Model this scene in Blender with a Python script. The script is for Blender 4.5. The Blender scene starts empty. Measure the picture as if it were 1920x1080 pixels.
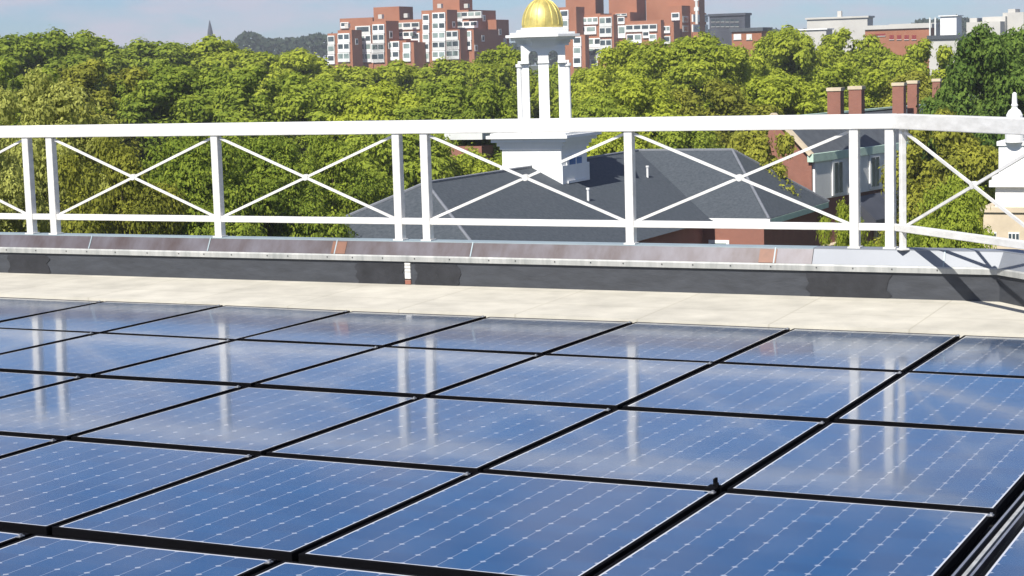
import bpy, math, random
import numpy as np
from mathutils import Vector, Matrix, Euler

# ------------------------------------------------------------------ camera
F, PIT, ROL, YAW, S = 3512.4, .12139, -.02861, -.44236, 1.762
sc = bpy.context.scene
COL = sc.collection
CAM = np.array([0, 0, S])
fwd = np.array([0, math.cos(PIT), -math.sin(PIT)])
up0 = np.array([0, math.sin(PIT), math.cos(PIT)])
r0 = np.array([1., 0, 0])
RT = r0 * math.cos(ROL) + up0 * math.sin(ROL)
UP = -r0 * math.sin(ROL) + up0 * math.cos(ROL)
cam = bpy.data.objects.new('camera', bpy.data.cameras.new('camera'))
COL.objects.link(cam)
cam.data.sensor_width = 36
cam.data.lens = 36 * F / 1920
cam.data.clip_start = .1
cam.data.clip_end = 8000
M = Matrix.Identity(4)
for i in range(3):
    M[i][0], M[i][1], M[i][2], M[i][3] = RT[i], UP[i], -fwd[i], CAM[i]
cam.matrix_world = M
sc.camera = cam
sc.view_settings.view_transform = 'Standard'
sc.view_settings.look = 'None'
sc.view_settings.gamma = 1
sc.view_settings.exposure = .5

d1 = np.array([math.cos(YAW), math.sin(YAW), 0])      # along the parapet, to the right
nn = np.array([d1[1], -d1[0], 0])                     # from the parapet towards the camera
ez = np.array([0, 0, 1.])


def at(x, y, D):
    """photo pixel -> world point at ground distance D"""
    r = fwd + RT * (x - 960) / F + UP * (540 - y) / F
    return CAM + r * (D / r[1])


def px(P):
    d = np.asarray(P, float) - CAM
    z = d @ fwd
    return 960 + F * (d @ RT) / z, 540 - F * (d @ UP) / z


# ------------------------------------------------------------------ light
SUN = nn * 1.0 - d1 * .04 + ez * 1.1
SUN = SUN / np.linalg.norm(SUN)
sun = bpy.data.objects.new('sun', bpy.data.lights.new('sun', 'SUN'))
COL.objects.link(sun)
sun.data.energy = 5
sun.data.angle = math.radians(.5)
sun.data.color = (1, .955, .88)
sun.rotation_euler = Vector(SUN).to_track_quat('Z', 'Y').to_euler()
elev = math.asin(SUN[2])
azim = math.atan2(SUN[0], SUN[1])

world = bpy.data.worlds.new('World')
sc.world = world
world.use_nodes = True
nt = world.node_tree
nt.nodes.clear()


def N(t, kind, **kw):
    n = t.nodes.new(kind)
    for k, v in kw.items():
        setattr(n, k, v)
    return n


out = N(nt, 'ShaderNodeOutputWorld')
bg = N(nt, 'ShaderNodeBackground')
bg.inputs['Strength'].default_value = .075
sky = N(nt, 'ShaderNodeTexSky', sky_type='NISHITA', sun_disc=False)
sky.sun_elevation = elev
sky.sun_rotation = azim
sky.altitude = 300
sky.air_density = 1.0
sky.dust_density = .35
sky.ozone_density = 3.0
# thin broken cloud, laid out by direction in the sky
tc = N(nt, 'ShaderNodeTexCoord')
sep = N(nt, 'ShaderNodeSeparateXYZ')
nt.links.new(tc.outputs['Generated'], sep.inputs[0])
mp = N(nt, 'ShaderNodeMapping')
mp.inputs['Scale'].default_value = (6, 6, 22)
mp.inputs['Location'].default_value = (3.1, .4, 1.3)
nt.links.new(tc.outputs['Generated'], mp.inputs['Vector'])
cn = N(nt, 'ShaderNodeTexNoise')
cn.inputs['Scale'].default_value = 2.3
cn.inputs['Detail'].default_value = 6
cn.inputs['Roughness'].default_value = .55
nt.links.new(mp.outputs[0], cn.inputs['Vector'])
cr = N(nt, 'ShaderNodeValToRGB')
cr.color_ramp.elements[0].position = .43
cr.color_ramp.elements[0].color = (0, 0, 0, 1)
cr.color_ramp.elements[1].position = .63
cr.color_ramp.elements[1].color = (.75, .75, .75, 1)
nt.links.new(cn.outputs['Fac'], cr.inputs['Fac'])
mx = N(nt, 'ShaderNodeMix', data_type='RGBA')
nt.links.new(cr.outputs['Color'], mx.inputs['Factor'])
tint = N(nt, 'ShaderNodeMix', data_type='RGBA', blend_type='MULTIPLY')
tint.inputs['Factor'].default_value = 1
elr = N(nt, 'ShaderNodeValToRGB')                    # clear air deepens from lavender at the horizon to blue above
elr.color_ramp.elements[0].position = .0
elr.color_ramp.elements[0].color = (.57, .72, 1.02, 1)
elr.color_ramp.elements[1].position = .34
elr.color_ramp.elements[1].color = (.24, .56, .92, 1)
nt.links.new(sep.outputs['Z'], elr.inputs['Fac'])
nt.links.new(elr.outputs['Color'], tint.inputs['B'])
nt.links.new(sky.outputs[0], tint.inputs['A'])
nt.links.new(tint.outputs['Result'], mx.inputs['A'])
mx.inputs['B'].default_value = (5.6, 5.4, 6.4, 1)
nt.links.new(mx.outputs['Result'], bg.inputs['Color'])
nt.links.new(bg.outputs[0], out.inputs['Surface'])

# ------------------------------------------------------------------ materials
MATS = {}


def mat(name, col, rough=.6, metal=0, var=.12, scale=8., bump=0., spec=.5, col2=None, stretch=None, coord='Object'):
    if name in MATS:
        return MATS[name]
    m = bpy.data.materials.new(name)
    m.use_nodes = True
    t = m.node_tree
    b = t.nodes['Principled BSDF']
    b.inputs['Roughness'].default_value = rough
    b.inputs['Metallic'].default_value = metal
    b.inputs['Specular IOR Level'].default_value = spec
    c = N(t, 'ShaderNodeTexCoord')
    g = N(t, 'ShaderNodeTexNoise')
    g.inputs['Scale'].default_value = scale
    g.inputs['Detail'].default_value = 5
    g.inputs['Roughness'].default_value = .6
    if stretch:
        q = N(t, 'ShaderNodeMapping')
        q.inputs['Scale'].default_value = stretch
        t.links.new(c.outputs[coord], q.inputs['Vector'])
        t.links.new(q.outputs[0], g.inputs['Vector'])
    else:
        t.links.new(c.outputs[coord], g.inputs['Vector'])
    r = N(t, 'ShaderNodeValToRGB')
    r.color_ramp.elements[0].position = .3
    r.color_ramp.elements[1].position = .7
    if col2 is None:
        a = tuple(max(0, x * (1 - var)) for x in col) + (1,)
        z = tuple(min(1, x * (1 + var)) for x in col) + (1,)
    else:
        a, z = tuple(col) + (1,), tuple(col2) + (1,)
    r.color_ramp.elements[0].color = a
    r.color_ramp.elements[1].color = z
    t.links.new(g.outputs['Fac'], r.inputs['Fac'])
    t.links.new(r.outputs['Color'], b.inputs['Base Color'])
    if bump:
        u = N(t, 'ShaderNodeBump')
        u.inputs['Strength'].default_value = bump
        u.inputs['Distance'].default_value = .02
        t.links.new(g.outputs['Fac'], u.inputs['Height'])
        t.links.new(u.outputs[0], b.inputs['Normal'])
    MATS[name] = m
    return m


def brick_mat(name, c1, c2, mortar, scale, rough=.85):
    m = mat(name, c1, rough, var=.2, scale=.9)
    t = m.node_tree
    b = t.nodes['Principled BSDF']
    c = N(t, 'ShaderNodeTexCoord')
    q = N(t, 'ShaderNodeMapping')
    q.inputs['Rotation'].default_value = (math.radians(90), 0, 0)
    bt = N(t, 'ShaderNodeTexBrick')
    bt.inputs['Scale'].default_value = scale
    bt.inputs['Color1'].default_value = c1 + (1,)
    bt.inputs['Color2'].default_value = c2 + (1,)
    bt.inputs['Mortar'].default_value = mortar + (1,)
    bt.inputs['Mortar Size'].default_value = .012
    t.links.new(c.outputs['Object'], q.inputs['Vector'])
    t.links.new(q.outputs[0], bt.inputs['Vector'])
    ramp = b.inputs['Base Color'].links[0].from_node
    x = N(t, 'ShaderNodeMix', data_type='RGBA', blend_type='MIX')
    x.inputs['Factor'].default_value = .5
    t.links.new(ramp.outputs['Color'], x.inputs['A'])
    t.links.new(bt.outputs['Color'], x.inputs['B'])
    t.links.new(x.outputs['Result'], b.inputs['Base Color'])
    return m


WHITE = mat('white_paint', (.56, .55, .52), .45, scale=7, bump=.06, col2=(.74, .73, .70), stretch=(1, 1, 2.5))
WHITE2 = mat('white_wood_paint', (.80, .80, .78), .5, var=.05, scale=1.3)
GREYW = mat('off_white_panel', (.62, .63, .60), .6, var=.12, scale=.8)
GLASS = mat('window_glass', (.05, .07, .08), .08, var=.5, scale=.35)
GLASSG = mat('greenish_window_glass', (.22, .28, .26), .15, var=.5, scale=.3)
GOLD = mat('gold_leaf', (.60, .50, .16), .5, .55, var=.25, scale=2.2, bump=.3)
MEMB = mat('roof_membrane_black', (.012, .012, .013), .8, var=.3, scale=20)
FLASH = mat('membrane_flashing_grey', (.041, .045, .053), .62, var=.22, scale=5, bump=.25, stretch=(1, 1, 3))
PATCH = mat('membrane_patch_dark', (.020, .021, .025), .6, var=.35, scale=9, bump=.25)
STRIP = mat('drip_strip_metal', (.27, .28, .27), .55, .1, scale=5, col2=(.46, .46, .44), stretch=(3, 3, .5))
COPPER = mat('bright_copper', (.165, .075, .045), .5, .1, var=.15, scale=14)
FRAME = mat('black_anodised_frame', (.003, .003, .004), .8, 0, var=.2, spec=.06)
CLIP = mat('clip_steel', (.45, .45, .45), .35, .8, var=.2)
SLATE = mat('slate', (.040, .050, .060), .8, scale=7, bump=.3, col2=(.074, .085, .097), spec=.3)
SLATE2 = mat('dark_slate', (.07, .08, .09), .65, var=.2, scale=2.0)
GUTTER = mat('verdigris_copper', (.50, .66, .55), .6, var=.12, scale=2)
STONE = mat('limestone', (.56, .47, .34), .8, var=.12, scale=1.5)
BRICK = brick_mat('red_brick', (.27, .11, .075), (.21, .085, .06), (.32, .25, .21), 4.5)
BRICKA = mat('tower_brick', (.275, .105, .052), .85, var=.10, scale=.16, col2=(.345, .142, .074))
DARKB = mat('dark_cladding', (.05, .055, .07), .6, var=.3, scale=.3)
BARK = mat('bark', (.075, .055, .04), .9, var=.3, scale=6)
CONC = mat('pale_concrete', (.48, .465, .425), .8, var=.08, scale=.2)


def coping_mat():
    m = mat('weathered_coping_metal', (.080, .060, .058), .34, .2, var=.2, scale=1.0,
            col2=(.150, .142, .160), stretch=(5, 5, .8))
    return m


COPING = coping_mat()
ZINC = mat('bare_zinc', (.20, .215, .24), .5, .1, var=.08, scale=2.5)
LEDGE = mat('coping_ledge_zinc', (.27, .33, .355), .5, .1, var=.1, scale=4)


def glass_panel_mat(w, l):
    m = bpy.data.materials.new('solar_glass')
    m.use_nodes = True
    t = m.node_tree
    b = t.nodes['Principled BSDF']
    c = N(t, 'ShaderNodeTexCoord')
    s = N(t, 'ShaderNodeSeparateXYZ')
    t.links.new(c.outputs['Object'], s.inputs[0])

    def ma(op, a, bb=None, cc=None):
        n = N(t, 'ShaderNodeMath', operation=op)
        for k, v in enumerate((a, bb, cc)):
            if v is None:
                continue
            if isinstance(v, (int, float)):
                n.inputs[k].default_value = v
            else:
                t.links.new(v, n.inputs[k])
        return n.outputs[0]
    mw, ml = .007, .011
    cw, cl = (w - 2 * mw) / 8, (l - 2 * ml) / 12
    ux = ma('DIVIDE', ma('ADD', s.outputs['X'], w / 2 - mw), cw)
    uy = ma('DIVIDE', ma('ADD', s.outputs['Y'], l / 2 - ml), cl)
    ax = ma('ABSOLUTE', ma('SUBTRACT', ma('FRACT', ux), .5))
    ay = ma('ABSOLUTE', ma('SUBTRACT', ma('FRACT', uy), .5))
    dia = ma('GREATER_THAN', ma('ADD', ax, ay), .895)
    lx = ma('GREATER_THAN', ax, .489)
    ly = ma('GREATER_THAN', ay, .493)
    ex = ma('GREATER_THAN', ma('ABSOLUTE', s.outputs['X']), w / 2 - mw)
    ey = ma('GREATER_THAN', ma('ABSOLUTE', s.outputs['Y']), l / 2 - ml)
    edge = ma('MAXIMUM', ex, ey)
    lines = ma('MAXIMUM', ma('MULTIPLY', lx, .42), ma('MULTIPLY', ly, .08))
    mask = ma('MAXIMUM', ma('MAXIMUM', ma('MULTIPLY', dia, .50), lines), edge)
    # each cell a touch different in blue
    fl = N(t, 'ShaderNodeCombineXYZ')
    t.links.new(ma('FLOOR', ux), fl.inputs[0])
    t.links.new(ma('FLOOR', uy), fl.inputs[1])
    oi = N(t, 'ShaderNodeObjectInfo')
    t.links.new(oi.outputs['Random'], fl.inputs[2])
    wn = N(t, 'ShaderNodeTexWhiteNoise', noise_dimensions='3D')
    t.links.new(fl.outputs[0], wn.inputs['Vector'])
    cm = N(t, 'ShaderNodeMix', data_type='RGBA')
    cm.inputs['A'].default_value = (.001, .036, .110, 1)
    cm.inputs['B'].default_value = (.002, .052, .148, 1)
    t.links.new(wn.outputs['Value'], cm.inputs['Factor'])
    fm = N(t, 'ShaderNodeMix', data_type='RGBA')
    fm.inputs['B'].default_value = (.62, .63, .65, 1)
    # film of dust, thicker in drifting patches
    dn = N(t, 'ShaderNodeTexNoise', noise_dimensions='4D')
    dn.inputs['Scale'].default_value = 2.6
    dn.inputs['Detail'].default_value = 6
    t.links.new(c.outputs['Object'], dn.inputs['Vector'])
    t.links.new(ma('MULTIPLY', oi.outputs['Random'], 40.), dn.inputs['W'])
    df = ma('MAXIMUM', ma('MULTIPLY', ma('SUBTRACT', dn.outputs['Fac'], .42), .16), 0.)
    dmx = N(t, 'ShaderNodeMix', data_type='RGBA')
    dmx.inputs['B'].default_value = (.34, .33, .31, 1)
    t.links.new(df, dmx.inputs['Factor'])
    t.links.new(cm.outputs['Result'], dmx.inputs['A'])
    t.links.new(dmx.outputs['Result'], fm.inputs['A'])
    t.links.new(mask, fm.inputs['Factor'])
    t.links.new(fm.outputs['Result'], b.inputs['Base Color'])
    b.inputs['Roughness'].default_value = .22
    b.inputs['Specular IOR Level'].default_value = .1
    b.inputs['Coat Weight'].default_value = 1
    b.inputs['Coat Roughness'].default_value = .085
    b.inputs['Coat IOR'].default_value = 1.41
    # faint waviness of the glass and a film of dust
    g = N(t, 'ShaderNodeTexNoise')
    g.inputs['Scale'].default_value = 2.2
    g.inputs['Detail'].default_value = 2
    t.links.new(c.outputs['Object'], g.inputs['Vector'])
    u = N(t, 'ShaderNodeBump')
    u.inputs['Strength'].default_value = .012
    u.inputs['Distance'].default_value = .1
    t.links.new(g.outputs['Fac'], u.inputs['Height'])
    t.links.new(u.outputs[0], b.inputs['Coat Normal'])
    return m


def leaf_mat(name, a, bcol):
    m = bpy.data.materials.new(name)
    m.use_nodes = True
    t = m.node_tree
    t.nodes.clear()
    o = N(t, 'ShaderNodeOutputMaterial')
    c = N(t, 'ShaderNodeTexCoord')
    g = N(t, 'ShaderNodeTexNoise')
    g.inputs['Scale'].default_value = .55
    g.inputs['Detail'].default_value = 4
    t.links.new(c.outputs['Object'], g.inputs['Vector'])
    oi = N(t, 'ShaderNodeObjectInfo')
    geo = N(t, 'ShaderNodeNewGeometry')
    ad = N(t, 'ShaderNodeMath', operation='ADD')
    t.links.new(g.outputs['Fac'], ad.inputs[0])
    mu = N(t, 'ShaderNodeMath', operation='MULTIPLY_ADD')
    t.links.new(geo.outputs['Random Per Island'], mu.inputs[0])
    mu.inputs[1].default_value = .5
    mu.inputs[2].default_value = -.25
    t.links.new(mu.outputs[0], ad.inputs[1])
    mr = N(t, 'ShaderNodeMath', operation='MULTIPLY_ADD')
    t.links.new(oi.outputs['Random'], mr.inputs[0])
    mr.inputs[1].default_value = .3
    t.links.new(ad.outputs[0], mr.inputs[2])
    r = N(t, 'ShaderNodeValToRGB')
    r.color_ramp.elements[0].position = .32
    r.color_ramp.elements[1].position = .95
    r.color_ramp.elements[0].color = a + (1,)
    r.color_ramp.elements[1].color = bcol + (1,)
    t.links.new(mr.outputs[0], r.inputs['Fac'])
    d = N(t, 'ShaderNodeBsdfDiffuse')
    tr = N(t, 'ShaderNodeBsdfTranslucent')
    mxs = N(t, 'ShaderNodeMixShader')
    mxs.inputs[0].default_value = .45
    t.links.new(r.outputs['Color'], d.inputs['Color'])
    t.links.new(r.outputs['Color'], tr.inputs['Color'])
    t.links.new(d.outputs[0], mxs.inputs[1])
    t.links.new(tr.outputs[0], mxs.inputs[2])
    t.links.new(mxs.outputs[0], o.inputs['Surface'])
    return m


# ------------------------------------------------------------------ mesh helpers
class MB:
    def __init__(self):
        self.v, self.f, self.m = [], [], []

    def poly(self, pts, mi=0):
        k = len(self.v)
        self.v += [tuple(map(float, p)) for p in pts]
        self.f.append(tuple(range(k, k + len(pts))))
        self.m.append(mi)
        return self

    def solid(self, vs, fs, mi=0):
        k = len(self.v)
        self.v += [tuple(map(float, p)) for p in vs]
        for f in fs:
            self.f.append(tuple(k + i for i in f))
            self.m.append(mi)
        return self

    def box(self, o, a, b, c, mi=0):
        """box from corner o along the vectors a, b, c (right handed)"""
        o, a, b, c = map(np.asarray, (o, a, b, c))
        vs = [o, o + a, o + a + b, o + b, o + c, o + a + c, o + a + b + c, o + b + c]
        return self.solid(vs, [(0, 3, 2, 1), (4, 5, 6, 7), (0, 1, 5, 4), (1, 2, 6, 5), (2, 3, 7, 6), (3, 0, 4, 7)], mi)

    def bar(self, p, q, w, h, up=ez, mi=0):
        p, q = np.asarray(p, float), np.asarray(q, float)
        d = (q - p) / np.linalg.norm(q - p)
        s = np.cross(d, up)
        s /= np.linalg.norm(s)
        u = np.cross(s, d)
        return self.box(p - s * w / 2 - u * h / 2, q - p, s * w, u * h, mi)

    def prism(self, base, h, mi=0, axis=ez):
        k = len(base)
        base = [np.asarray(p, float) for p in base]
        top = [p + axis * h for p in base]
        fs = [tuple(range(k))[::-1], tuple(range(k, 2 * k))]
        fs += [(i, (i + 1) % k, k + (i + 1) % k, k + i) for i in range(k)]
        return self.solid(base + top, fs, mi)

    def lathe(self, c, prof, seg=24, mi=0, rot=0):
        c = np.asarray(c, float)
        k = len(self.v)
        for r, z in prof:
            for s in range(seg):
                a = rot + 2 * math.pi * s / seg
                self.v.append((c[0] + r * math.cos(a), c[1] + r * math.sin(a), c[2] + z))
        for i in range(len(prof) - 1):
            for s in range(seg):
                s2 = (s + 1) % seg
                self.f.append((k + i * seg + s, k + i * seg + s2, k + (i + 1) * seg + s2, k + (i + 1) * seg + s))
                self.m.append(mi)
        self.f.append(tuple(k + s for s in range(seg))[::-1])
        self.m.append(mi)
        e = k + (len(prof) - 1) * seg
        self.f.append(tuple(e + s for s in range(seg)))
        self.m.append(mi)
        return self

    def tube(self, p, q, ra, rb, seg=8, mi=0):
        p, q = np.asarray(p, float), np.asarray(q, float)
        d = (q - p) / np.linalg.norm(q - p)
        a = np.cross(d, [1, 0, 0] if abs(d[0]) < .8 else [0, 1, 0])
        a /= np.linalg.norm(a)
        b = np.cross(d, a)
        k = len(self.v)
        for c, r in ((p, ra), (q, rb)):
            for s in range(seg):
                t = 2 * math.pi * s / seg
                self.v.append(tuple(c + a * r * math.cos(t) + b * r * math.sin(t)))
        for s in range(seg):
            s2 = (s + 1) % seg
            self.f.append((k + s, k + s2, k + seg + s2, k + seg + s))
            self.m.append(mi)
        self.f.append(tuple(range(k, k + seg))[::-1])
        self.f.append(tuple(range(k + seg, k + 2 * seg)))
        self.m += [mi, mi]
        return self

    def build(self, name, mats, parent=None, smooth=False, bevel=0, local=False):
        if not isinstance(mats, (list, tuple)):
            mats = [mats]
        off = np.zeros(3)
        if parent is not None and not local:
            p = parent
            while p is not None:
                off += np.array(p.location)
                p = p.parent
        me = bpy.data.meshes.new(name)
        me.from_pydata([tuple(np.asarray(v) - off) for v in self.v], [], self.f)
        for mm in mats:
            me.materials.append(mm)
        me.polygons.foreach_set('material_index', self.m)
        if smooth:
            me.polygons.foreach_set('use_smooth', [True] * len(self.f))
        me.update()
        o = bpy.data.objects.new(name, me)
        COL.objects.link(o)
        if parent is not None:
            o.parent = parent
        if bevel:
            b = o.modifiers.new('bevel', 'BEVEL')
            b.width = bevel
            b.segments = 2
            b.limit_method = 'ANGLE'
        return o


def tag(o, label=None, cat=None, group=None, kind=None):
    for k, v in (('label', label), ('category', cat), ('group', group), ('kind', kind)):
        if v:
            o[k] = v
    return o


def thing(name, loc, label, cat, group=None):
    o = bpy.data.objects.new(name, None)
    o.empty_display_size = .2
    COL.objects.link(o)
    o.location = tuple(map(float, loc))
    return tag(o, label, cat, group)


def copy_tree(o, parent=None):
    c = o.copy()
    COL.objects.link(c)
    c.parent = parent
    for ch in list(o.children):
        copy_tree(ch, c)
    return c


random.seed(7)
GZ = -20.0
# ------------------------------------------------------------------ ground
gm = mat('ground_lawn', (.035, .05, .018), .95, var=.4, scale=.05, col2=(.07, .075, .04))
g = MB().poly([(-4000, -300, GZ), (4000, -300, GZ), (4000, 6000, GZ), (-4000, 6000, GZ)])
tag(g.build('ground', gm), kind='structure')

# ------------------------------------------------------------------ our roof
P0 = np.array([.906, 14, .36])          # foot of the middle railing post
WALLN = .095                            # inner face of the parapet wall
TI = 2.74                               # where the wall turns
d2 = np.array([math.cos(YAW - math.pi / 4), math.sin(YAW - math.pi / 4), 0])
n2 = np.array([d2[1], -d2[0], 0])
ZD = .022                               # deck level at the wall
Ci = P0 + d1 * TI + nn * WALLN
Ci[2] = 0


def pplane(x, y):
    return -.00666 * x - .00683 * (y - 6 * S)


PW, ROWS = .62243 * S, np.array([0, .85158, 1.71788, 2.61989, 3.48679, 4.362, 5.23]) * S
PO = np.array([.46382, 7.09577, 0]) * S


def gridpt(i, off):
    p = PO + d1 * (i - 5) * PW + nn * off
    return p


R0n = (gridpt(5, 0) - P0) @ nn          # n coordinate of the far edge of the array


def pt(t, n, z):
    p = P0 + d1 * t + nn * n
    p[2] = z
    return p


def dk_z(t):
    p = pt(t, R0n, 0)
    return pplane(p[0], p[1]) + .016


# deck of pale pavers between the wall and the panels
dm = mat('pale_paver', (.475, .45, .38), .9, var=.16, scale=2.6, bump=.15)
t = dm.node_tree
b = t.nodes['Principled BSDF']
ramp = b.inputs['Base Color'].links[0].from_node
tcn = N(t, 'ShaderNodeTexCoord')
rot = N(t, 'ShaderNodeMapping')
rot.inputs['Rotation'].default_value = (0, 0, -YAW)
bt = N(t, 'ShaderNodeTexBrick')
bt.offset = 0
bt.inputs['Scale'].default_value = 1
bt.inputs['Brick Width'].default_value = .92
bt.inputs['Row Height'].default_value = .61
bt.inputs['Mortar Size'].default_value = .006
bt.inputs['Color1'].default_value = (1, 1, 1, 1)
bt.inputs['Color2'].default_value = (.93, .93, .93, 1)
bt.inputs['Mortar'].default_value = (.80, .79, .76, 1)
t.links.new(tcn.outputs['Object'], rot.inputs['Vector'])
t.links.new(rot.outputs[0], bt.inputs['Vector'])
mm = N(t, 'ShaderNodeMix', data_type='RGBA', blend_type='MULTIPLY')
mm.inputs['Factor'].default_value = 1
t.links.new(ramp.outputs['Color'], mm.inputs['A'])
t.links.new(bt.outputs['Color'], mm.inputs['B'])
t.links.new(mm.outputs['Result'], b.inputs['Base Color'])
dk = MB()
for a, c in [(-14 + k * .5, -13.5 + k * .5) for k in range(44)]:
    ra_, rc_ = [R0n - .035 + .012 * math.sin(q * 2.1) + .008 * math.sin(q * 5.3) for q in (a, c)]
    dk.poly([pt(a, ra_, dk_z(a)), pt(c, rc_, dk_z(c)), pt(c, WALLN - .3, ZD), pt(a, WALLN - .3, ZD)])
    dk.poly([pt(a, ra_ + .012, dk_z(a) - .06), pt(c, rc_ + .012, dk_z(c) - .06), pt(c, rc_, dk_z(c)), pt(a, ra_, dk_z(a))])
tag(dk.build('roof_deck', dm), kind='structure')
# black membrane under the panels
ml = MB()
q = []
for tt, n_ in ((-14, R0n - .3), (-14, 16), (9, 16), (9, R0n - .3)):
    p = pt(tt, n_, 0)
    p[2] = pplane(p[0], p[1]) - .07
    q.append(p)
ml.poly(q)
p = pt(0, R0n, 0)

tag(ml.build('roof_membrane', MEMB), kind='structure')
# the building body under the roof
body = MB().prism([pt(-14, 16, -20), pt(7, 16, -20), pt(7, 3.4, -20), pt(TI + .2, WALLN - .35, -20), pt(-14, WALLN - .35, -20)], 19.7)
tag(body.build('roof_slab', BRICK), kind='structure')

# ---- parapet wall
pw = thing('parapet_wall', pt(0, 0, 0), 'low roof parapet wall with weathered metal coping and dark grey base under the white railing', 'wall')


def sweep(prof, t0, t1, seg2=0., cap=True):
    """sweep a closed (n, z) profile along the wall; t1=None turns the corner and goes seg2 m on"""
    rings = []
    rings.append([pt(t0, n, z) for n, z in prof])
    if t1 is not None:
        rings.append([pt(t1, n, z) for n, z in prof])
    else:
        tn = math.tan(math.pi / 8)
        rings.append([pt(TI + (WALLN - n) * tn, n, z) for n, z in prof])
        r = []
        for n, z in prof:
            p = Ci + d2 * seg2 - n2 * (WALLN - n)
            p[2] = z
            r.append(p)
        rings.append(r)
    b = MB()
    k = len(prof)
    for A, B in zip(rings[:-1], rings[1:]):
        for i in range(k):
            j = (i + 1) % k
            b.poly([A[i], B[i], B[j], A[j]])
    b.poly(rings[0])
    b.poly(rings[-1][::-1])
    return b


sweep([(WALLN, ZD - .25), (WALLN, .235), (-.10, .235), (-.10, ZD - .25)], -14, None, 6).build('wall_face', FLASH, pw)
slope = [(.05, .357), (.108, .252), (.108, .237), (-.10, .237), (-.10, .34), (-.09, .352)]
sweep(slope, -14, 1.42).build('coping', COPING, pw)
o = sweep(slope, 1.424, None, 6).build('coping', ZINC, pw)
o['label'] = 'bare pale zinc coping at the roof corner'
sweep([(.052, .351), (.052, .361), (-.098, .361), (-.098, .351)], -14, 1.42).build('coping_ledge', LEDGE, pw)
sweep([(.052, .351), (.052, .361), (-.098, .361), (-.098, .351)], 1.424, None, 6).build('coping_ledge', ZINC, pw)
st = sweep([(.114, .203), (.117, .24), (.112, .251), (WALLN - .01, .251), (WALLN - .01, .203)], -14, None, 6).build('drip_strip', STRIP, pw)
b = MB()
for k in range(40):
    tt = -9 + k * .29 + random.uniform(-.05, .05)
    if tt < TI - .05:
        b.tube(pt(tt, .112, .228), pt(tt, .121, .228), .0045, .0045, 8)
b.build('screw', PATCH, pw)
b = MB()
for k in range(9):
    tt = -7.4 + k * 1.22
    if abs(tt) > .2:
        b.bar(pt(tt, .053, .360), pt(tt, .112, .252), .010, .006)
b.build('coping_seam', LEDGE, pw)


def on_slope(t0, t1, n0, n1, lift=.004):
    z = lambda n: .357 + (n - .05) * (.252 - .357) / .058 + lift
    return [pt(t0, n1, z(n1)), pt(t1, n1, z(n1)), pt(t1, n0, z(n0)), pt(t0, n0, z(n0))]


for tc_ in (-2.49, 1.09):
    b = MB()
    q = on_slope(tc_ - .065, tc_ + .065, .056, .107, .001)
    b.prism(q, .005, axis=nn)
    b.build('copper_patch', COPPER, pw)['label'] = 'square bright copper repair patch'
for t0, t1 in ((-5.85, -5.42), (-2.32, -1.90), (-1.80, -1.42), (1.40, 1.98)):
    b = MB()
    e0 = [pt(t0 + random.uniform(-.03, .03), WALLN + .006, ZD - .02 + .185 * k / 5) for k in range(6)]
    e1_ = [pt(t1 + random.uniform(-.03, .03), WALLN + .006, ZD - .02 + .185 * k / 5) for k in range(6)]
    b.prism(e0 + e1_[::-1], .005, axis=-nn)
    b.build('membrane_patch', PATCH, pw)
b = MB()
b.box(pt(-1.885, WALLN + .012, ZD + .0), d1 * .05, nn * -.012, ez * .035, 1)
for k, (z0, h) in enumerate(((.045, .05), (.10, .02), (.125, .025), (.155, .015))):
    b.box(pt(-1.885, WALLN + .012, ZD + z0), d1 * .05, nn * -.012, ez * h, 0)
b.build('joint_cover', [WHITE, BRICK], pw)

# ---- railings
ZF = .36


def railing(label, base, dirv, posts, bays, t0, t1, foot=None):
    side = np.array([dirv[1], -dirv[0], 0])
    th = thing('railing', base, label, 'railing')
    at_ = lambda t, z, s=0: base * np.array([1, 1, 0]) + dirv * t + side * s + ez * z
    b = MB().box(at_(t0, ZF + .845, .045), dirv * (t1 - t0), -side * .09, ez * .104)
    b.build('top_rail', WHITE, th, bevel=.006)
    b = MB().box(at_(t0, ZF + .128, .024), dirv * (t1 - t0), -side * .048, ez * .05)
    b.build('bottom_rail', WHITE, th, bevel=.004)
    for t in posts:
        zf = ZF if foot is None or t < .2 else foot
        hw, hd = (.033, .034) if foot is None or t > .2 else (.019, .020)
        b = MB().box(at_(t - hw, zf, hd), dirv * 2 * hw, -side * 2 * hd, ez * (ZF + .846 - zf))
        po = b.build('post', WHITE, th, bevel=.005)
        b = MB().box(at_(t - hw - .012, zf, hd + .012), dirv * 2 * (hw + .012), -side * 2 * (hd + .012), ez * .012)
        b.build('base_plate', WHITE, po)
    for a, c in bays:
        for za, zb, s in ((ZF + .825, ZF + .175, .007), (ZF + .175, ZF + .825, -.007)):
            b = MB().bar(at_(a + .045, za, s), at_(c - .045, zb, s), .013, .020)
            b.build('brace', WHITE, th)
        cc = at_((a + c) / 2, ZF + .5)
        MB().tube(cc - side * .017, cc + side * .017, .026, .026, 12).build('brace_joint', WHITE, th)
    return th


railing('white metal railing with crossed braces along the far parapet', P0.copy(), d1,
        (-7.36, -5.65, -5.39, -3.68, -1.97, -1.72, 0, 1.71, 1.965),
        ((-7.36, -5.65), (-5.39, -3.68), (-3.68, -1.97), (-1.72, 0), (0, 1.71)), -9.2, 2.005)
PC = P0 + d1 * 1.99 + nn * -.01
railing('white metal railing turning the roof corner towards the camera on the right', PC, d2,
        (.11, 1.85, 3.57), ((.11, 1.85), (1.85, 3.57)), .045, 3.9, foot=.0)

# ---- solar panels
GAPR = np.array([.0, .04, .075, .05, .095, .05, .08])
GAPC = .026
wpan = PW - GAPC


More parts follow.
